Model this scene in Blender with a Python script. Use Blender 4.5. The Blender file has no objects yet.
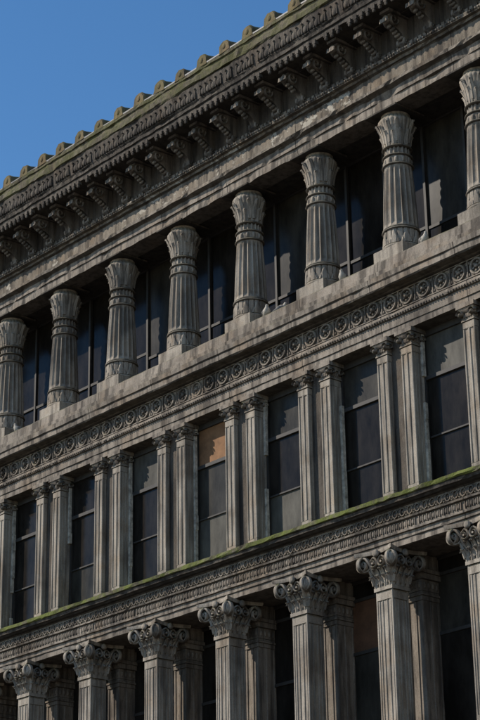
import bpy, math, random, bmesh
from mathutils import Vector, Matrix
from math import sin, cos, pi, radians
random.seed(7)
scene=bpy.context.scene
col=scene.collection
D=28.0; B=2.524; XB=-41.949
I0,I1=-2,14            # bay index range
XL=XB+B*(I0-.5); XR=XB+B*(I1+.5)
GZ=-1.6

# ------------------------------------------------------------ materials
def newmat(n):
    m=bpy.data.materials.new(n); m.use_nodes=True
    nt=m.node_tree; b=nt.nodes['Principled BSDF']
    return m,nt,b
def N(nt,t,**k):
    n=nt.nodes.new(t)
    for a,v in k.items(): setattr(n,a,v)
    return n
def stone(name,light=(.335,.288,.235),dark=(.040,.034,.029),bias=.5,bump=.5,green=0.0,greencol=(.12,.12,.04),pale=0.0,rough=.9,joints=False,cavity=0.0,streak=.8,pit=.45,soot=.75):
    m,nt,b=newmat(name); L=nt.links.new
    geo=N(nt,'ShaderNodeNewGeometry')
    def noise(scale,detail=6,rgh=.6,sc=(1,1,1),off=(0,0,0)):
        mp=N(nt,'ShaderNodeMapping'); mp.inputs['Scale'].default_value=sc; mp.inputs['Location'].default_value=off
        L(geo.outputs['Position'],mp.inputs['Vector'])
        n=N(nt,'ShaderNodeTexNoise'); n.inputs['Scale'].default_value=scale
        n.inputs['Detail'].default_value=detail; n.inputs['Roughness'].default_value=rgh
        L(mp.outputs[0],n.inputs['Vector']); return n.outputs['Fac']
    def ramp(f,p0,p1,c0=0.,c1=1.):
        r=N(nt,'ShaderNodeMapRange'); r.interpolation_type='SMOOTHSTEP'
        r.inputs[1].default_value=p0;r.inputs[2].default_value=p1;r.inputs[3].default_value=c0;r.inputs[4].default_value=c1
        L(f,r.inputs[0]); return r.outputs[0]
    def mul(a,c):
        x=N(nt,'ShaderNodeMath',operation='MULTIPLY'); L(a,x.inputs[0])
        if isinstance(c,float): x.inputs[1].default_value=c
        else: L(c,x.inputs[1])
        return x.outputs[0]
    def mix(f,a,c):
        x=N(nt,'ShaderNodeMix',data_type='RGBA')
        L(f,x.inputs[0])
        for s,v in ((6,a),(7,c)):
            if isinstance(v,tuple): x.inputs[s].default_value=v+(1,)
            else: L(v,x.inputs[s])
        return x.outputs[2]
    mid=tuple((a*.68+d*.32) for a,d in zip(light,dark))
    streaks=noise(5.5,4,.6,(1,1,.10))
    c=mix(ramp(noise(.6,4,.6),bias-.16,bias+.16),mid,light)
    c=mix(ramp(noise(1.3,3,.6,(1,1,1),(9,3,1)),.46,.72,0.,.6),c,(light[0]*.74,light[1]*.62,light[2]*.5))
    c=mix(ramp(streaks,.60,.34,0.,streak),c,tuple(d*1.3 for d in dark))
    pits=noise(14,5,.7,(1,1,.6),(3,8,4))
    c=mix(ramp(pits,.52,.76,0.,pit),c,tuple(d*.9 for d in dark))
    c=mix(ramp(noise(.9,4,.6,(1,1,.8),(2,7,4)),.50,.74,0.,.6),c,tuple(d*1.6 for d in dark))
    c=mix(ramp(noise(42,3,.6),.35,.7,0.,.25),c,dark)
    if pale>0: c=mix(ramp(noise(1.9,6,.74,(1,1,1.3),(5,5,5)),.57,.62,0.,pale),c,(.46,.42,.35))
    if joints:
        sx=N(nt,'ShaderNodeSeparateXYZ'); L(geo.outputs['Position'],sx.inputs[0])
        ad=N(nt,'ShaderNodeMath',operation='ADD'); L(sx.outputs[0],ad.inputs[0]); ad.inputs[1].default_value=-XB+B*20+.3
        md=N(nt,'ShaderNodeMath',operation='PINGPONG'); L(ad.outputs[0],md.inputs[0]); md.inputs[1].default_value=B*.5
        c=mix(ramp(md.outputs[0],.006,.018,.85,0.),c,tuple(d*.6 for d in dark))
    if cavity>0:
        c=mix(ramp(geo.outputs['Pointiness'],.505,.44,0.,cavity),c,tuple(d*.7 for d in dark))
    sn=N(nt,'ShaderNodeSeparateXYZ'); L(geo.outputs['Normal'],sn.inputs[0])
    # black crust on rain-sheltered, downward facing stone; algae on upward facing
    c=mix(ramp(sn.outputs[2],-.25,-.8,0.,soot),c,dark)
    c=mix(mul(ramp(sn.outputs[2],.35,.8),ramp(streaks,.35,.6)),c,(.10,.10,.055))
    if green>0:
        c=mix(ramp(noise(2.4,6,.75,(1,1,1),(1,2,3)),.34,.60,0.,green),c,greencol)
    L(c,b.inputs['Base Color']); b.inputs['Roughness'].default_value=rough
    b.inputs['Specular IOR Level'].default_value=.12
    h=N(nt,'ShaderNodeMath',operation='ADD'); L(pits,h.inputs[0])
    L(mul(noise(48,3,.7),.4),h.inputs[1])
    bp=N(nt,'ShaderNodeBump'); bp.inputs['Strength'].default_value=bump; bp.inputs['Distance'].default_value=-.026
    L(h.outputs[0],bp.inputs['Height']); L(bp.outputs[0],b.inputs['Normal'])
    return m
def plain(name,c,rough=.6,var=.3,scale=6,metal=0,spec=.3):
    m,nt,b=newmat(name); L=nt.links.new
    geo=N(nt,'ShaderNodeNewGeometry'); n=N(nt,'ShaderNodeTexNoise'); n.inputs['Scale'].default_value=scale; n.inputs['Detail'].default_value=5
    n.inputs['Roughness'].default_value=.7
    L(geo.outputs['Position'],n.inputs['Vector'])
    r=N(nt,'ShaderNodeValToRGB'); e=r.color_ramp.elements; e[0].position=.3; e[1].position=.7
    e[0].color=tuple(x*(1-var) for x in c)+(1,); e[1].color=tuple(min(1,x*(1+var)) for x in c)+(1,)
    L(n.outputs['Fac'],r.inputs[0]); L(r.outputs[0],b.inputs['Base Color'])
    b.inputs['Roughness'].default_value=rough; b.inputs['Metallic'].default_value=metal; b.inputs['Specular IOR Level'].default_value=spec
    return m
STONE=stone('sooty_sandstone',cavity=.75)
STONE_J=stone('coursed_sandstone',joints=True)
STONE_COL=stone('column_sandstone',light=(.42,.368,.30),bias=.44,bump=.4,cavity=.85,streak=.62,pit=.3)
STONE_DK=stone('crusted_and_shaded_sandstone',light=(.155,.134,.110),dark=(.022,.019,.017),bias=.54,bump=.7)  # black crust; on the gallery soffit its dark colour stands in for shade
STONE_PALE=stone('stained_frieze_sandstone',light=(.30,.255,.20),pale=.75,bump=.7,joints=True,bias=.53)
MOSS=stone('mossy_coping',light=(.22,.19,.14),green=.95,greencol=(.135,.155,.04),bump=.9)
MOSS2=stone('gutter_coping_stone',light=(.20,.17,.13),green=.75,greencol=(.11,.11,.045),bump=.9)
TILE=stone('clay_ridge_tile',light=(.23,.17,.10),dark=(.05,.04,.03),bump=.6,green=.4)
def glassmat(name,c,rough,spec=.3):
    m,nt,b=newmat(name); L=nt.links.new
    geo=N(nt,'ShaderNodeNewGeometry'); n=N(nt,'ShaderNodeTexNoise'); n.inputs['Scale'].default_value=2.3; n.inputs['Detail'].default_value=7; n.inputs['Roughness'].default_value=.7
    mp=N(nt,'ShaderNodeMapping'); mp.inputs['Scale'].default_value=(1,1,.35)
    L(geo.outputs['Position'],mp.inputs[0]); L(mp.outputs[0],n.inputs['Vector'])
    r=N(nt,'ShaderNodeValToRGB'); e=r.color_ramp.elements; e[0].position=.35; e[1].position=.7
    e[0].color=tuple(x*.45 for x in c)+(1,); e[1].color=tuple(x*1.5 for x in c)+(1,)
    L(n.outputs['Fac'],r.inputs[0]); L(r.outputs[0],b.inputs['Base Color'])
    b.inputs['Roughness'].default_value=rough; b.inputs['Specular IOR Level'].default_value=spec
    bp=N(nt,'ShaderNodeBump'); bp.inputs['Strength'].default_value=.15; bp.inputs['Distance'].default_value=.03
    n2=N(nt,'ShaderNodeTexNoise'); n2.inputs['Scale'].default_value=1.2; L(geo.outputs['Position'],n2.inputs['Vector'])
    L(n2.outputs['Fac'],bp.inputs['Height']); L(bp.outputs[0],b.inputs['Normal'])
    return m
GLASS=glassmat('dusty_window_glass',(.020,.017,.014),.16,.10)
GLASS2=glassmat('frosted_window_glass',(.080,.075,.062),.5,.12)
GLASS3=glassmat('grimy_window_glass',(.042,.038,.031),.3,.11)
FRAME=plain('black_window_frame',(.038,.034,.03),.6)
FRAMEW=plain('flaking_white_paint',(.44,.40,.33),.75,.65,7)
BOARD=plain('plywood_board',(.22,.115,.055),.85,.35,3)
BOARD2=plain('dark_plywood_board',(.11,.055,.03),.85,.35,3)
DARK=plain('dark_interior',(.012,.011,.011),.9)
LEAD=plain('lead_flashing',(.08,.08,.085),.5)

# ------------------------------------------------------------ mesh builder
class MB:
    def __init__(s): s.v=[];s.f=[]
    def add(s,vs,fs,M=None):
        o=len(s.v)
        if M is not None: vs=[M@Vector(v) for v in vs]
        s.v+= [tuple(v) for v in vs]; s.f+=[tuple(i+o for i in f) for f in fs]
    def box(s,x0,x1,y0,y1,z0,z1,M=None):
        s.add([(x0,y0,z0),(x1,y0,z0),(x1,y1,z0),(x0,y1,z0),(x0,y0,z1),(x1,y0,z1),(x1,y1,z1),(x0,y1,z1)],
              [(0,3,2,1),(4,5,6,7),(0,1,5,4),(1,2,6,5),(2,3,7,6),(3,0,4,7)],M)
    def lathe(s,prof,n=24,fn=None,c=(0,0,0),M=None,cap=True):
        vs=[];fs=[];m=len(prof)
        for j,(r,z) in enumerate(prof):
            for i in range(n):
                t=2*pi*i/n; rr=r if fn is None else fn(r,t,z)
                vs.append((c[0]+rr*cos(t),c[1]+rr*sin(t),c[2]+z))
        for j in range(m-1):
            for i in range(n):
                k=(i+1)%n; fs.append((j*n+i,j*n+k,(j+1)*n+k,(j+1)*n+i))
        if cap:
            fs.append(tuple(range(n))[::-1]); fs.append(tuple((m-1)*n+i for i in range(n)))
        s.add(vs,fs,M)
    def tube(s,pts,rad,n=7,flat=None,M=None):
        vs=[];fs=[];m=len(pts);P=[Vector(p) for p in pts]
        for j in range(m):
            t=(P[min(j+1,m-1)]-P[max(j-1,0)]).normalized()
            a=Vector(flat[0]) if flat else (Vector((0,0,1)) if abs(t.z)<.9 else Vector((1,0,0)))
            a=(a-t*a.dot(t)).normalized(); b=t.cross(a)
            r=rad[j] if isinstance(rad,(list,tuple)) else rad
            w=(flat[1] if not isinstance(flat[1],(list,tuple)) else flat[1][j]) if flat else r
            for i in range(n):
                q=2*pi*i/n; vs.append(P[j]+a*cos(q)*w+b*sin(q)*r)
        for j in range(m-1):
            for i in range(n):
                k=(i+1)%n; fs.append((j*n+i,j*n+k,(j+1)*n+k,(j+1)*n+i))
        fs.append(tuple(range(n))[::-1]); fs.append(tuple((m-1)*n+i for i in range(n)))
        s.add(vs,fs,M)
    def ball(s,c,r,n=10,m=6,M=None,sc=(1,1,1)):
        vs=[];fs=[]
        for j in range(m+1):
            p=pi*j/m
            for i in range(n):
                t=2*pi*i/n; vs.append((c[0]+r*sc[0]*sin(p)*cos(t),c[1]+r*sc[1]*sin(p)*sin(t),c[2]-r*sc[2]*cos(p)))
        for j in range(m):
            for i in range(n):
                k=(i+1)%n; fs.append((j*n+i,j*n+k,(j+1)*n+k,(j+1)*n+i))
        s.add(vs,fs,M)
    def prism(s,poly,x0,x1,M=None):
        n=len(poly); vs=[(x0,y,z) for y,z in poly]+[(x1,y,z) for y,z in poly]
        fs=[(i,(i+1)%n,n+(i+1)%n,n+i) for i in range(n)]+[tuple(range(n))[::-1],tuple(range(n,2*n))]
        s.add(vs,fs,M)
    def mesh(s,name,smooth=False):
        me=bpy.data.meshes.new(name); me.from_pydata(s.v,[],s.f); me.validate(); me.update()
        bm=bmesh.new(); bm.from_mesh(me); bmesh.ops.remove_doubles(bm,verts=bm.verts,dist=1e-5); bmesh.ops.recalc_face_normals(bm,faces=bm.faces); bm.to_mesh(me); bm.free()
        if smooth:
            for p in me.polygons: p.use_smooth=True
            try: me.set_sharp_from_angle(angle=radians(38))
            except Exception: pass
        return me
def empty(name):
    o=bpy.data.objects.new(name,None); col.objects.link(o); return o
BLD=empty('sandstone_commercial_building')
def put(me,mat,name=None,loc=(0,0,0),parent=BLD,rot=(0,0,0),sc=(1,1,1)):
    if mat is not None and len(me.materials)==0: me.materials.append(mat)
    o=bpy.data.objects.new(name or me.name,me); col.objects.link(o); o.location=loc; o.rotation_euler=rot; o.scale=sc
    if parent: o.parent=parent
    return o
def bevel(o,w=.01,s=1):
    m=o.modifiers.new('b','BEVEL'); m.width=w; m.segments=s; m.limit_method='ANGLE'; return o

def course(name,prof,mat,x0=None,x1=None,seg=.16,jit=.0045,chip=.03,back=.6,chipd=.035):
    x0=XL if x0 is None else x0; x1=XR if x1 is None else x1
    poly=[(back,prof[0][1])]+list(prof)+[(back,prof[-1][1])]
    n=len(poly); k=int((x1-x0)/seg)+1; vs=[];fs=[]
    rnd=random.Random(sum(map(ord,name)))
    off=[(0,0)]*n
    for j in range(k+1):
        x=x0+(x1-x0)*j/k
        for i,(y,z) in enumerate(poly):
            if 0<i<n-1:
                dy=rnd.gauss(0,jit);dz=rnd.gauss(0,jit)
                if rnd.random()<chip: dy+=rnd.uniform(.01,chipd)
                pdy,pdz=off[i]; dy=.4*pdy+.6*dy; dz=.4*pdz+.6*dz; off[i]=(dy,dz)
                vs.append((x,y+dy,z+dz))
            else: vs.append((x,y,z))
    for j in range(k):
        for i in range(n):
            m=(i+1)%n; fs.append((j*n+i,j*n+m,(j+1)*n+m,(j+1)*n+i))
    fs.append(tuple(range(n))); fs.append(tuple(k*n+i for i in range(n))[::-1])
    b=MB(); b.add(vs,fs); return put(b.mesh(name),mat)

bays=list(range(I0,I1+1))
def bx(i): return XB+B*i

# ------------------------------------------------------------ squat column (eaves gallery)
ZC0=17.97
def squat(seed):
    rn=random.Random(seed)
    b=MB()
    b.box(-.45,.45,-.45,.45,0,.27)
    NF=18; n=NF*8
    prof=[]
    def add(z,r,kind): prof.append((r,z,kind))
    def torus(z0,h,r,d,m=6):
        for q in range(m+1):
            a=q/m*pi; add(z0+h*.5*(1-cos(a)),r+d*sin(a),'p')
    torus(.27,.08,.410,.032)
    for q in range(18): add(.355+.34*q/17,.405-.010*q/17,'orn')
    torus(.70,.05,.395,.036)
    torus(.755,.035,.392,.022)
    for q in range(28):
        t=q/27; add(.795+1.515*t,.396-.078*t+.008*sin(pi*t),'fl')
    torus(2.32,.05,.318,.045)
    for q in range(10): add(2.375+.17*q/9,.305,'orn2')
    torus(2.55,.05,.30,.050)
    for q in range(8): add(2.605+.16*q/7,.292,'fl2')
    torus(2.77,.05,.285,.058)
    for q in range(30):
        t=q/29; r=.275+.125*min(1,t/.8)**1.5
        if t>.84: r-=(t-.84)*.55
        add(2.825+.77*t,r,'bell')
    P=[(r,z) for r,z,k in prof]; kinds={round(z,5):k for r,z,k in prof}
    def fn(r,t,z):
        k=kinds.get(round(z,5),'p')
        if k=='fl':
            e=max(0,min(1,(z-.795)/.08,(2.31-z)/.08))
            return r-.040*e*abs(cos(NF*t/2))**.7
        if k=='fl2': return r-.026*abs(cos(NF*t/2))
        if k=='orn':
            u=(z-.355)/.34; tri=abs(((9*t/pi)%2)-1)
            e=max(0,min(1,(tri*1.05-u)*7))
            return r+.026*e-.016*(abs(tri-.5)<.06)
        if k=='orn2':
            u=(z-2.375)/.17
            return r+.034*sin(pi*u)*max(0,sin(12*t))**.5
        if k=='bell':
            u=(z-2.825)/.77
            return r+.014*abs(cos(12*t))*min(1,u*3)
        return r
    b.lathe(P,n,fn)
    for nl,ph,zb,h,fl in ((12,0,2.83,.40,.10),(12,pi/12,2.90,.60,.13)):
        for i in range(nl):
            a=2*pi*i/nl+ph; dr=Vector((cos(a),sin(a),0)); tn=Vector((-sin(a),cos(a),0))
            if rn.random()<.14: continue
            k=rn.uniform(.85,1.08); pts=[];ws=[];rr=[]
            for q in range(9):
                t=q/8; z=zb+h*k*(t if t<.88 else .88-(t-.88)*.7)
                base=.275+.125*min(1,((z-2.825)/.77)/.8)**1.5
                pts.append(dr*(base+.014+fl*.45*max(0,t-.55)*2)+Vector((0,0,z)))
                ws.append(.078*sin(pi*(.3+.64*t))); rr.append(.024)
            b.tube(pts,rr,6,flat=(tn,ws)); b.tube([p+dr*.024 for p in pts],.010,5)
    b.lathe([(.31,3.585),(.33,3.63),(.33,3.66)],24)
    return b.mesh('squat_lotus_column',True)
SQS=[squat(s) for s in range(3)]
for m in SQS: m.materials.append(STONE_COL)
ab=MB(); ab.box(-.54,.46,-.44,.5,3.645,3.705); AB=ab.mesh('abacus')
for i in bays:
    put(SQS[i%3],None,'lotus_column',(bx(i),.42,ZC0),rot=(0,0,random.choice([0,1,2,3])*pi/2))
    bevel(put(AB,STONE_DK,'column_abacus',(bx(i),.4,ZC0)),.012)

# ------------------------------------------------------------ mid storey pilasters
ZM0,ZM1=12.35,16.16
PW=.165
def pilaster():
    b=MB(); w=PW
    b.box(-w+.012,w-.012,.022,.34,ZM0,15.80)
    for xa,xb in ((-w,-w+.045),(-.026,.026),(w-.045,w)): b.box(xa,xb,0,.06,ZM0+.35,15.62)
    b.box(-w,w,0,.33,15.62,15.77); b.box(-w,w,-.0,.33,ZM0,ZM0+.35)
    for ya,yb in ((.07,.11),(.17,.21),(.28,.33)): b.box(w-.03,w,ya,yb,ZM0+.35,15.62)
    b.box(-w-.02,w+.02,-.02,.35,15.775,15.81)
    return b.mesh('pilaster_shaft')
def pilcap():
    b=MB(); w=PW
    b.box(-w-.005,w+.005,-.005,.335,15.81,15.98)
    b.prism([(.30,15.97),(-.02,15.97),(-.06,16.02),(-.065,16.06),(.30,16.06)],-w-.05,w+.05)
    b.box(-w-.085,w+.085,-.09,.36,16.062,16.155)
    for sx in (-1,1):
        pts=[];r0=.09
        for q in range(22):
            a=q/21*2*pi*1.4; r=r0*(1-q/24)
            pts.append((sx*(w-.005)+sx*r*cos(a),-.055,15.935+r*sin(a)))
        b.tube(pts,.02,6,flat=((0,1,0),.055))
        b.ball((sx*(w-.005),-.075,15.935),.035,8,5)
    for yy in (.03,.29):
        pts=[]
        for q in range(20):
            a=q/19*2*pi*1.3; r=.08*(1-q/22)
            pts.append((w+.04,yy+r*cos(a),15.935+r*sin(a)))
        b.tube(pts,.02,6,flat=((1,0,0),.045))
    for q in range(4): b.ball((-.085+.057*q,-.01,15.89),.028,7,5,sc=(1,.9,1.9))
    for q in range(3): b.ball((w+.005,.10+.06*q,15.89),.028,7,5,sc=(.9,1,1.9))
    return b.mesh('pilaster_capital',True)
PS=pilaster(); PC=pilcap()
for i in bays:
    for dx in (-.365,.365):
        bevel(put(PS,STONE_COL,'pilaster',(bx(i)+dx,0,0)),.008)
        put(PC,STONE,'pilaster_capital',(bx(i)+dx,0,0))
core=MB()
for i in bays: core.box(bx(i)-.50,bx(i)+.50,.13,.9,ZM0-.2,16.2)
bevel(put(core.mesh('pilaster_backing_pier'),STONE_DK),.01)

fr=MB(); frw=MB(); gl={'a':MB(),'b':MB(),'c':MB(),'board':MB()}
rw=random.Random(11)
y=.36
for i in range(I0-1,I1+1):
    x0=bx(i)+.51; x1=bx(i+1)-.51
    x0f,x1f=max(x0,XL),min(x1,XR)
    if x1f-x0f<.3: continue
    fr.box(x0f,x0f+.05,y-.02,y+.1,ZM0,16.16); fr.box(x1f-.05,x1f,y-.02,y+.1,ZM0,16.16)
    z=ZM0
    while z<16.0:
        l=rw.uniform(.25,1.3)
        if rw.random()<.8: frw.box(x0f+.015,x0f+.085+rw.uniform(-.02,.012),y-.10,y-.022,z,min(16.1,z+l))
        z+=l+.003
    fr.box(x0f+.05,x1f-.05,y,y+.08,16.02,16.16); fr.box(x0f+.05,x1f-.05,y-.02,y+.08,15.02,15.11)
    fr.box(x0f+.05,x1f-.05,y,y+.08,ZM0,ZM0+.15)
    hm=13.75+rw.uniform(-.25,.15)
    fr.box(x0f+.05,x1f-.05,y+.01,y+.08,hm,hm+.04)
    def pane(k,z0,z1,yy): gl[k].box(x0f+.05,x1f-.05,yy,yy+.02,z0,z1)
    up=rw.choice('aaccb'); lo=rw.choice('aaac'); l2=rw.choice(['b','c',lo,lo])
    if i==3: up='board'; lo='c'; l2='b'
    pane(up,15.11,16.02,y+.055); pane(lo,hm+.04,15.02,y+.035); pane(l2,ZM0+.15,hm,y+.05)
bevel(put(fr.mesh('mid_window_frames'),FRAME),.005)
put(frw.mesh('mid_window_jamb_boards'),FRAMEW)
put(gl['a'].mesh('window_panes_dark'),GLASS); put(gl['b'].mesh('window_panes_frosted'),GLASS2)
put(gl['c'].mesh('window_panes_grimy'),GLASS3); put(gl['board'].mesh('boarded_pane'),BOARD)

# ------------------------------------------------------------ courses (bottom -> top)
course('lower_architrave',[(-.46,11.25),(-.50,11.26),(-.50,11.38),(-.53,11.395),(-.53,11.49),(-.58,11.505),(-.58,11.55),(-.51,11.57)],STONE_J)
course('lower_pattern_band',[(-.50,11.572),(-.50,11.76),(-.56,11.78),(-.57,11.815),(-.51,11.83)],STONE_J)
course('lower_ornate_band',[(-.50,11.832),(-.50,12.06),(-.54,12.08)],STONE_J)
course('lower_ledge',[(-.54,12.082),(-.62,12.09),(-.66,12.12),(-.70,12.125),(-.72,12.19),(-.74,12.20)],STONE_DK)
course('lower_ledge_coping',[(-.74,12.202),(-.765,12.21),(-.775,12.285),(-.70,12.31),(.0,12.36)],MOSS,jit=.012)
course('mid_architrave',[(-.02,16.16),(-.02,16.30),(-.045,16.31),(-.045,16.50),(-.09,16.515),(-.10,16.57),(-.05,16.59),(-.04,16.66)],STONE_J)
course('rosette_band',[(-.02,16.662),(-.02,17.10),(-.05,17.115)],STONE)
course('mid_cornice',[(-.05,17.117),(-.12,17.12),(-.15,17.14),(-.33,17.145),(-.36,17.17),(-.365,17.29),(-.40,17.32),(-.415,17.43),(-.37,17.46),(-.13,17.50)],STONE_J,jit=.006)
course('gallery_blocking_course',[(-.13,17.502),(-.14,17.70),(-.09,17.72),(-.08,17.93),(-.05,17.97)],STONE_J,back=1.2)
ZA=21.66
course('gallery_architrave',[(-.02,ZA),(-.02,ZA+.20),(-.06,ZA+.21),(-.065,ZA+.38),(-.10,ZA+.40),(-.19,ZA+.43),(-.20,ZA+.50),(-.13,ZA+.54),(-.06,ZA+.55)],STONE_J,back=.55,jit=.007,chip=.10,chipd=.09)
e=MB(); e.box(XL,XR,.56,1.44,21.70,22.0); put(e.mesh('gallery_soffit'),STONE_DK)  # darker stone than the architrave: soffit shade painted into the colour
course('gallery_frieze',[(-.04,ZA+.552),(-.04,ZA+.93),(-.06,ZA+.95)],STONE_PALE,back=1.3,jit=.008)
course('frieze_moulding',[(-.06,22.615),(-.11,22.63),(-.13,22.68),(-.21,22.70),(-.22,22.79),(-.16,22.82)],STONE_PALE,jit=.008,chip=.1)
course('bracket_backing_wall',[(-.02,22.822),(-.02,23.62)],STONE_DK)
course('corona',[(-.30,23.60),(-.30,23.62),(-.93,23.66),(-.93,23.76),(-.97,23.78),(-.98,23.86),(-1.01,23.90)],STONE_DK,jit=.01)
course('gutter_fascia',[(-1.0,23.902),(-1.02,24.10),(-1.04,24.30),(-1.05,24.34)],STONE_DK,jit=.014)
course('gutter_coping',[(-1.05,24.342),(-1.09,24.36),(-1.10,24.49),(-1.05,24.53)],MOSS2,jit=.016)
course('roof_edge_fascia',[(-1.02,24.532),(-1.02,24.64),(-1.06,24.65),(-1.065,24.73)],MOSS2,jit=.014)
rf=MB(); rf.prism([(-.98,24.733),(-1.06,24.733),(-1.06,24.77),(6.5,27.2),(14,24.7)],XL,XR); put(rf.mesh('slate_roof'),LEAD)

def antefix(seed):
    rn=random.Random(seed); t=MB(); poly=[]
    for q in range(13):
        a=pi*q/12; k=1+rn.uniform(-.05,.05); poly.append((.20*cos(a)*k,.20*sin(a)**.8*k+.08))
    poly=[(.23,0)]+poly+[(-.23,0)]; n=len(poly)
    vs=[(x*.86,-.10,z*.9) for x,z in poly]+[(x,-.06,z) for x,z in poly]+[(x,.05,z) for x,z in poly]+[(x*.8,.9,z*.7+.25) for x,z in poly]
    fs=[]
    for k in range(3):
        for i in range(n): fs.append((k*n+i,k*n+(i+1)%n,(k+1)*n+(i+1)%n,(k+1)*n+i))
    fs+= [tuple(range(n)),tuple(range(3*n,4*n))[::-1]]
    t.add(vs,fs); t.ball((0,-.09,.13),.075,9,5,sc=(1,.5,1))
    return t.mesh('antefix_tile',True)
TS=[antefix(s) for s in range(4)]
for m in TS: m.materials.append(TILE)
for k in range(int((XR-XL)/(B/3))):
    x=XL+B/6+k*B/3
    put(random.choice(TS),TILE,'antefix_tile',(x+random.uniform(-.02,.02),-.97,24.73+random.uniform(-.02,.01)),rot=(0,random.uniform(-.1,.1),0),sc=(random.uniform(1.0,1.15),1,random.uniform(1.1,1.3)))

d=MB(); x=XL+.1; rn=random.Random(3)
while x<XR:
    if rn.random()>.05:
        d.box(x-.055,x+.055,-.965,-.84,23.57,23.67); d.ball((x,-.925,23.54),.055,8,5,sc=(.9,.8,1.2+rn.uniform(-.2,.2)))
    x+=B/13
put(d.mesh('corona_drips',True),STONE_DK)
d=MB(); x=XL+.1
while x<XR:
    z=24.03+rn.uniform(-.01,.01)
    if rn.random()>.07: d.ball((x,-1.02,z),.085,8,5,sc=(1,.5,1.25))
    d.box(x+.085,x+.112,-1.05,-1.0,23.93,24.15); d.ball((x+.097,-1.05,24.2),.03,6,4)
    x+=B/13
put(d.mesh('gutter_ornament',True),STONE_DK)
# small dentil row behind brackets
d=MB(); x=XL+.1
while x<XR:
    d.box(x-.045,x+.045,-.10,-.01,22.83,22.95); x+=B/18
put(d.mesh('dentil_row'),STONE)

def bracket(seed):
    rn=random.Random(seed); b=MB()
    pr=[(0,22.86),(-.12,22.88),(-.18,22.95),(-.17,23.04),(-.22,23.14),(-.36,23.22),(-.52,23.26),(-.64,23.33),(-.67,23.44),(-.62,23.54),(0,23.60)]
    b.prism(pr,-.085,.085)
    for sx in (-1,1):
        pts=[]
        for q in range(22):
            a=-q/21*2*pi*1.35+.3; r=.15*(1-q/25); pts.append((sx*.10,-.52+r*cos(a),23.40+r*sin(a)))
        b.tube(pts,.027,6,flat=((1,0,0),.04))
        pts=[]
        for q in range(18):
            a=q/17*2*pi*1.2+2.5; r=.10*(1-q/20); pts.append((sx*.10,-.10+r*cos(a),22.98+r*sin(a)))
        b.tube(pts,.022,6,flat=((1,0,0),.04))
    for q in range(5):
        if rn.random()<.85: b.ball((rn.uniform(-.01,.01),-.20-.09*q,23.07+.045*q),.09-.005*q,8,5,sc=(1,.7,.8))
    b.ball((0,-.68,23.38),.10,9,6,sc=(1,.7,1.2))
    for sx in (-1,0,1): b.tube([(sx*.06,-.66,23.44),(sx*.085,-.75,23.38),(sx*.09,-.77,23.29)],[.035,.03,.012],6,flat=((1,0,0),.045))
    b.box(-.15,.15,-.72,0,23.565,23.63)
    return b.mesh('scroll_bracket',True)
BRS=[bracket(s) for s in range(4)]
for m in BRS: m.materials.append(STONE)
for k in range(int((XR-XL)/(B/3))):
    put(random.choice(BRS),None,'scroll_bracket',(XL+B/6+k*B/3,0,0),sc=(1.0,random.uniform(.9,.98),1))

def rosette():
    b=MB()
    def ring(R,r,yc):
        vs=[];fs=[];n=24;m=6
        for i in range(n):
            a=2*pi*i/n
            for j in range(m):
                q=2*pi*j/m; vs.append(((R+r*cos(q))*cos(a),yc-r*sin(q),(R+r*cos(q))*sin(a)))
        for i in range(n):
            for j in range(m):
                fs.append((i*m+j,((i+1)%n)*m+j,((i+1)%n)*m+(j+1)%m,i*m+(j+1)%m))
        b.add(vs,fs)
    ring(.165,.033,-.02)
    b.ball((0,-.03,0),.052,10,6)
    for q in range(6):
        a=2*pi*q/6+.3; b.ball((.092*cos(a),-.01,.092*sin(a)),.034,7,5)
    for sx in (-1,1):
        for sz in (-1,1): b.ball((sx*.215,-.0,sz*.13),.035,7,4,sc=(.8,.8,1.2))
    b.box(-.262,-.238,-.035,.02,-.19,.19)
    return b.mesh('frieze_rosette',True)
RO=rosette(); rn=random.Random(5)
for k in range(int((XR-XL)/(B/5))):
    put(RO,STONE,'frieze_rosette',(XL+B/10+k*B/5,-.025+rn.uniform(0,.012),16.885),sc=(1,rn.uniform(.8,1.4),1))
e=MB(); e.box(XL,XR,-.055,0,17.075,17.10); e.box(XL,XR,-.055,0,16.668,16.692); put(e.mesh('rosette_band_fillets'),STONE)

d=MB(); x=XL+.1; st=B/12; rn=random.Random(8)
while x<XR-.1:
    w=rn.uniform(.8,1.1)
    pts=[(x+.07*cos(a),-.515,11.94+.08*sin(a)) for a in [q/11*2*pi for q in range(12)]]
    d.tube(pts,.015*w,5,flat=((0,1,0),.026)); d.ball((x,-.505,11.94),.03*w,6,4)
    d.tube([(x+.07,-.51,11.99),(x+st/2,-.52,12.03),(x+st-.07,-.51,11.99)],.014,5)
    d.tube([(x+.07,-.51,11.89),(x+st/2,-.52,11.86),(x+st-.07,-.51,11.89)],.014,5)
    d.ball((x+st/2,-.51,11.945),.034*w,6,4,sc=(.7,.8,1.7))
    x+=st
put(d.mesh('running_scroll_ornament',True),STONE)
d=MB(); x=XL+.1; st=B/22
while x<XR-.1:
    if rn.random()>.04: d.ball((x,-.505,11.675),.036,7,5,sc=(1,.9*rn.uniform(.5,1.1),1.8))
    d.box(x+st/2-.01,x+st/2+.01,-.525,-.49,11.60,11.75)
    x+=st
put(d.mesh('egg_and_dart_ornament',True),STONE)
d=MB(); x=XL+.1
while x<XR-.1:
    if rn.random()>.06: d.ball((x,-.105,16.54),.024,6,4)
    if rn.random()>.12: d.ball((x,-.225,22.745),.03,6,4)
    x+=.078
put(d.mesh('bead_moulding',True),STONE)

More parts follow.
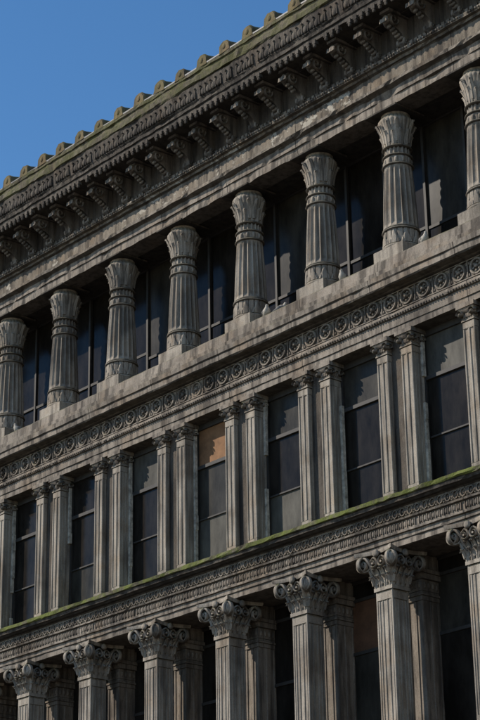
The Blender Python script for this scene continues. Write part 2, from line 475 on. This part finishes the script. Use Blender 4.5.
# ------------------------------------------------------------ lower storey pillars (square, panelled) with scroll capitals
ZL0=6.9; YC=-.33; XO=-.06
def spiral(b,c,ax,R,turns,w,tr,sgn,start,n=34):
    ax=Vector(ax); up=Vector((0,0,1)); nm=ax.cross(up)
    pts=[];rad=[]
    for q in range(n):
        t=q/(n-1); a=start+sgn*t*turns*2*pi; r=R*(1-.86*t)
        pts.append(Vector(c)+ax*(r*cos(a))+up*(r*sin(a))); rad.append(tr*(1-.5*t))
    b.tube(pts,rad,7,flat=(nm,w))
    b.tube([Vector(c)-nm*w*1.05,Vector(c)+nm*w*1.05],[R*.2,R*.2],8)
def bigcap():
    b=MB()
    b.box(-.26,.26,-.26,.26,10.42,10.50)
    b.box(-.225,.225,-.225,.225,10.502,11.10)
    for k in range(4):
        M=Matrix.Rotation(k*pi/2,4,'Z'); bb=MB()
        # acanthus leaves over the block
        for row,(xs,z0,h,y0) in enumerate((((-.2,-.07,.07,.2),10.5,.28,-.235),((-.26,-.13,0,.13,.26),10.56,.40,-.235))):
            for x in xs:
                pts=[];w=[];rr=[]
                for q in range(8):
                    t=q/7; out=y0-.02*t-.13*max(0,t-.5)**1.2*2
                    z=z0+h*(t if t<.85 else .85-(t-.85)*.8)
                    pts.append((x*(1+.25*t),out,z)); w.append(.07*sin(pi*(.25+.62*t))); rr.append(.03)
                bb.tube(pts,rr,6,flat=((1,0,0),w)); bb.tube([(p[0],p[1]-.03,p[2]) for p in pts],.011,5)
        for sx in (-1,1):
            spiral(bb,(sx*.12,-.38,10.98),(1,0,0),.115,1.5,.045,.025,sx,pi/2)
            bb.tube([(sx*.18,-.27,10.72),(sx*.22,-.33,10.88),(sx*.20,-.37,11.05),(sx*.12,-.38,11.095)],[.02,.024,.026,.026],6,flat=((0,1,0),.035))
            spiral(bb,(sx*.40,-.41,10.98),(1,0,0),.165,1.6,.05,.032,-sx,pi/2)
            bb.tube([(sx*.22,-.30,10.8),(sx*.25,-.37,11.0),(sx*.31,-.41,11.11),(sx*.40,-.41,11.145)],[.022,.028,.03,.032],6,flat=((0,1,0),.04))
        bb.ball((0,-.43,11.16),.08,9,6,sc=(1,.7,1.1)); b.add(bb.v,bb.f,M)
    for a in (pi/4,3*pi/4,5*pi/4,7*pi/4):
        dr=Vector((cos(a),sin(a),0)); spiral(b,dr*.53+Vector((0,0,10.97)),dr,.17,1.6,.06,.034,-1,pi/2+.2)
        b.tube([dr*.30+Vector((0,0,10.7)),dr*.35+Vector((0,0,10.9)),dr*.43+Vector((0,0,11.07)),dr*.51+Vector((0,0,11.14))],[.03,.035,.035,.034],7,flat=(Vector((-sin(a),cos(a),0)),.055))
    vs=[]
    for z in (11.165,11.20,11.245):
        s=.0 if z>11.17 else -.03
        for k in range(4):
            for q in range(8):
                t=q/8; x=-.53+1.06*t; y=-.53+.15*sin(pi*t)
                p=Matrix.Rotation(k*pi/2,3,'Z')@Vector((x,y,0)); p*=1+s; vs.append((p.x,p.y,z))
    fs=[]
    for j in range(2):
        for i in range(32): fs.append((j*32+i,j*32+(i+1)%32,(j+1)*32+(i+1)%32,(j+1)*32+i))
    fs+=[tuple(range(32))[::-1],tuple(range(64,96))]
    b.add(vs,fs)
    return b.mesh('scroll_capital',True)
def bigshaft():
    b=MB(); w=.235
    b.box(-w+.022,w-.022,-w+.022,w-.022,7.3,10.42)
    for k in range(4):
        M=Matrix.Rotation(k*pi/2,4,'Z')
        for xa,xb in ((-w+.055,-w+.10),(-.085,-.045),(.045,.085),(w-.10,w-.055)): b.box(xa,xb,-w+.004,-w+.06,7.5,10.22,M)
    for sx in (-1,1):
        for sy in (-1,1): b.box(min(sx*w,sx*(w-.045)),max(sx*w,sx*(w-.045)),min(sy*w,sy*(w-.045)),max(sy*w,sy*(w-.045)),7.3,10.419)
    b.box(-w-.001,w+.001,-w-.001,w+.001,10.222,10.39); b.box(-w-.001,w+.001,-w-.001,w+.001,7.301,7.498)
    b.box(-.29,.29,-.29,.29,7.1,7.3); b.box(-.34,.34,-.34,.34,6.9,7.098)
    return b.mesh('lower_pillar_shaft')
BC=bigcap(); BS=bigshaft()
def pier():
    b=MB(); y0=.25; y1=.80; w=.22
    b.box(-w+.01,w-.01,y0+.02,y1,ZL0,10.50)
    for xa,xb in ((-w,-w+.06),(-.035,.035),(w-.06,w)): b.box(xa,xb,y0,y0+.1,ZL0+.3,10.30)
    for ya,yb in ((.27,.33),(.48,.54),(.7,.76)): b.box(w-.05,w+.002,ya,yb,ZL0+.3,10.30)
    b.box(-w-.01,w+.01,y0-.01,y1,10.302,10.40); b.box(-w-.03,w+.03,y0-.03,y1,10.402,10.45)
    b.box(-w-.005,w+.005,y0-.005,y1,10.452,10.50); b.box(-w-.01,w+.01,y0-.01,y1,10.502,10.74)
    b.prism([(y1,10.742),(y0-.03,10.742),(y0-.07,10.80),(y0-.08,10.86),(y1,10.86)],-w-.07,w+.07)
    b.box(-w-.09,w+.09,y0-.10,y1,10.862,10.95); b.box(-w-.04,w+.04,y0-.04,y1,10.952,11.3)
    b.box(-w-.02,w+.02,y0-.02,y1,ZL0,ZL0+.298)
    for q in range(4): b.ball((-.165+.11*q,y0-.01,10.62),.045,7,5,sc=(.9,.6,1.6))
    for q in range(4): b.ball((w+.01,.34+.12*q,10.62),.045,7,5,sc=(.6,.9,1.6))
    return b.mesh('wall_pier')
PI=pier()
for i in bays:
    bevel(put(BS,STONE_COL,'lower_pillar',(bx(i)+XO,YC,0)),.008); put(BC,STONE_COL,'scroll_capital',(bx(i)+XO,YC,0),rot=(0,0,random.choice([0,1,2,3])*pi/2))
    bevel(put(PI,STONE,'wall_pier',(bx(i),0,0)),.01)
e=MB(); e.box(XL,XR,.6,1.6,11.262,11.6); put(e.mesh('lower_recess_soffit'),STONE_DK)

def glazing(nm,y,z0,z1,rails,seedd,opts,x00,step=B/2,boards=()):
    fr=MB(); g={k:MB() for k in ('a','b','c','board')}; r=random.Random(seedd)
    x=x00; j=0
    while x<XR-.1:
        zs=[z0]+[q+r.uniform(-.12,.12) for q in rails]+[z1]
        fr.box(x-.035,x+.035,y-.05,y+.06,z0,z1)
        for q in range(len(zs)-1):
            k=r.choice(opts)
            if (j,q) in boards: k='board'
            yy=y+r.uniform(-.01,.02)
            g[k].box(x+.035,x+step-.035,yy,yy+.02,zs[q]+.03,zs[q+1]-.03)
        for zz in zs: fr.box(x+.036,x+step-.036,y-.03,y+.05,zz-.035,zz+.035)
        x+=step; j+=1
    put(fr.mesh(nm+'_frames'),FRAME)
    for k,m in (('a',GLASS),('b',GLASS2),('c',GLASS3),('board',BOARD2)):
        if g[k].v: put(g[k].mesh(nm+'_panes_'+k),m)
glazing('gallery_window',1.3,17.99,21.69,[19.2],5,'aaaac',XL)
glazing('lower_window',.74,7.0,11.24,[9.6,10.85],9,'aaaac',XL+B/2,step=B,boards=((7,1),))
e=MB(); e.box(XL,XR,1.45,14,17.4,24.6); e.box(XL,XR,1.3,14,12,17.39); e.box(XL,XR,.9,14,GZ,11.99)
e.box(XL,XR,.55,1.29,12.0,12.3)
put(e.mesh('building_body'),STONE_DK)
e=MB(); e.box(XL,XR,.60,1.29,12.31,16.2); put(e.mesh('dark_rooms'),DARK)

course('first_floor_cornice',[(-.65,6.2),(-.65,6.45),(-.8,6.5),(-.85,6.6),(-.85,6.8),(-.8,6.9)],STONE)
e=MB(); g=MB()
for i in bays:
    e.box(bx(i)-.4,bx(i)+.4,-.5,.6,2.9,6.195); e.box(bx(i)-.46,bx(i)+.46,-.56,.6,5.85,6.19)
    if i%2==0: e.box(bx(i)-.35,bx(i)+.35,-.5,.6,GZ,2.4)
e.box(XL,XR,-.6,.6,2.405,2.895)
g.box(XL,XR,.3,.35,GZ+.4,6.19); e.box(XL,XR,-.2,.5,GZ,GZ+.39)
bevel(put(e.mesh('shop_storey_piers'),STONE),.015); put(g.mesh('shop_windows'),GLASS)

# ------------------------------------------------------------ pigeons
PG=plain('pigeon_plumage',(.42,.38,.32),.8,.35,25)
PGD=plain('pigeon_dark',(.16,.15,.14),.7,.3,25)
def pigeon(x,y,z,rz):
    e=empty('pigeon'); e.location=(x,y,z); e.rotation_euler=(0,0,rz); e.scale=(1.1,1.1,1.1)
    b=MB()
    b.tube([(-.20,0,.05),(-.14,0,.08),(-.07,0,.12),(0,0,.145),(.05,0,.17),(.075,0,.21),(.08,0,.25),(.095,0,.275),(.115,0,.28)],[.012,.035,.07,.09,.08,.055,.036,.034,.018],12,flat=((0,1,0),[.03,.05,.078,.09,.082,.056,.036,.034,.018]))
    put(b.mesh('body',True),PG,'body',parent=e)
    b=MB()
    for s in (-1,1):
        b.tube([(.04,s*.078,.17),(-.04,s*.084,.15),(-.12,s*.056,.10),(-.19,s*.025,.07)],[.03,.045,.03,.01],8,flat=((0,1,0),[.01,.016,.014,.008]))
        b.tube([(.0,s*.03,.08),(.0,s*.03,.01),(.03,s*.03,.006)],.006,5)
    b.tube([(.11,0,.278),(.145,0,.268)],[.01,.003],6)
    b.tube([(-.18,0,.055),(-.25,0,.03)],[.012,.006],6,flat=((0,1,0),[.035,.045]))
    put(b.mesh('wings_legs_beak',True),PGD,'wings_legs_beak',parent=e)
for (i,dx,yy,rz) in ((4,.88,.12,-.6),(4,1.25,.25,.9),(5,.92,.15,-1.2),(6,.92,.15,-.4),(0,.78,.2,-2)):
    pigeon(bx(i)+dx,yy,17.965,rz)

# ------------------------------------------------------------ ground, street
def plane(nm,x0,x1,y0,y1,z,mat):
    b=MB(); b.add([(x0,y0,z),(x1,y0,z),(x1,y1,z),(x0,y1,z)],[(0,1,2,3)]); return put(b.mesh(nm),mat,nm,parent=None)
plane('ground',-600,600,-600,600,GZ-.13,plain('ground_mat',(.18,.155,.125),.9,.3,.5))
plane('road',-300,300,-25,-5,GZ-.12,plain('asphalt',(.055,.055,.055),.9,.3,3))
for nm,y0,y1 in (('pavement',-5,.0),('pavement',-34,-25)):
    b=MB(); b.box(-300,300,y0,y1,GZ-.125,GZ); put(b.mesh(nm),plain('paving',(.28,.25,.21),.9,.25,2),nm,parent=None)
b=MB(); x=-120
while x<60: b.box(x,x+2,-15.06,-14.94,GZ-.116,GZ-.112); x+=6
put(b.mesh('road_marking'),plain('road_paint',(.7,.7,.68),.7,.1),parent=None)

# ------------------------------------------------------------ light, sky
EL,AZ=38,46
s=Vector((-sin(radians(AZ))*cos(radians(EL)),-cos(radians(AZ))*cos(radians(EL)),sin(radians(EL))))
sl=bpy.data.lights.new('sun','SUN'); sl.energy=5.0; sl.angle=radians(.6); sl.color=(1,.91,.80)
so=bpy.data.objects.new('sun',sl); col.objects.link(so); so.rotation_euler=(-s).to_track_quat('-Z','Y').to_euler()
w=bpy.data.worlds.new('World'); scene.world=w; w.use_nodes=True
nt=w.node_tree; bg=nt.nodes['Background']; sk=nt.nodes.new('ShaderNodeTexSky'); sk.sky_type='NISHITA'; sk.sun_disc=False
sk.sun_elevation=radians(EL); sk.sun_rotation=radians(180+AZ); sk.air_density=1.0; sk.dust_density=0.0; sk.ozone_density=1.5; sk.altitude=600
hs=nt.nodes.new('ShaderNodeHueSaturation'); hs.inputs['Saturation'].default_value=1.25
nt.links.new(sk.outputs[0],hs.inputs['Color']); nt.links.new(hs.outputs[0],bg.inputs[0]); bg.inputs[1].default_value=.15

# ------------------------------------------------------------ camera
f,a,tt,r=1945.346,radians(48.642),radians(22.043),radians(-.942)
F=Vector((-sin(a)*cos(tt),cos(a)*cos(tt),sin(tt))); R=Vector((cos(a),sin(a),0)); U=R.cross(F)
R2=R*cos(r)+U*sin(r); U2=U*cos(r)-R*sin(r)
cam=bpy.data.cameras.new('camera'); co=bpy.data.objects.new('camera',cam); col.objects.link(co)
M=Matrix((R2,U2,-F)).transposed().to_4x4(); M.translation=Vector((0,-D,0)); co.matrix_world=M
cam.sensor_fit='VERTICAL'; cam.sensor_height=36; cam.sensor_width=24; cam.lens=f/720*36; cam.clip_end=3000; cam.clip_start=.5
scene.camera=co
scene.view_settings.view_transform='Standard'; scene.view_settings.look='None'; scene.view_settings.exposure=0
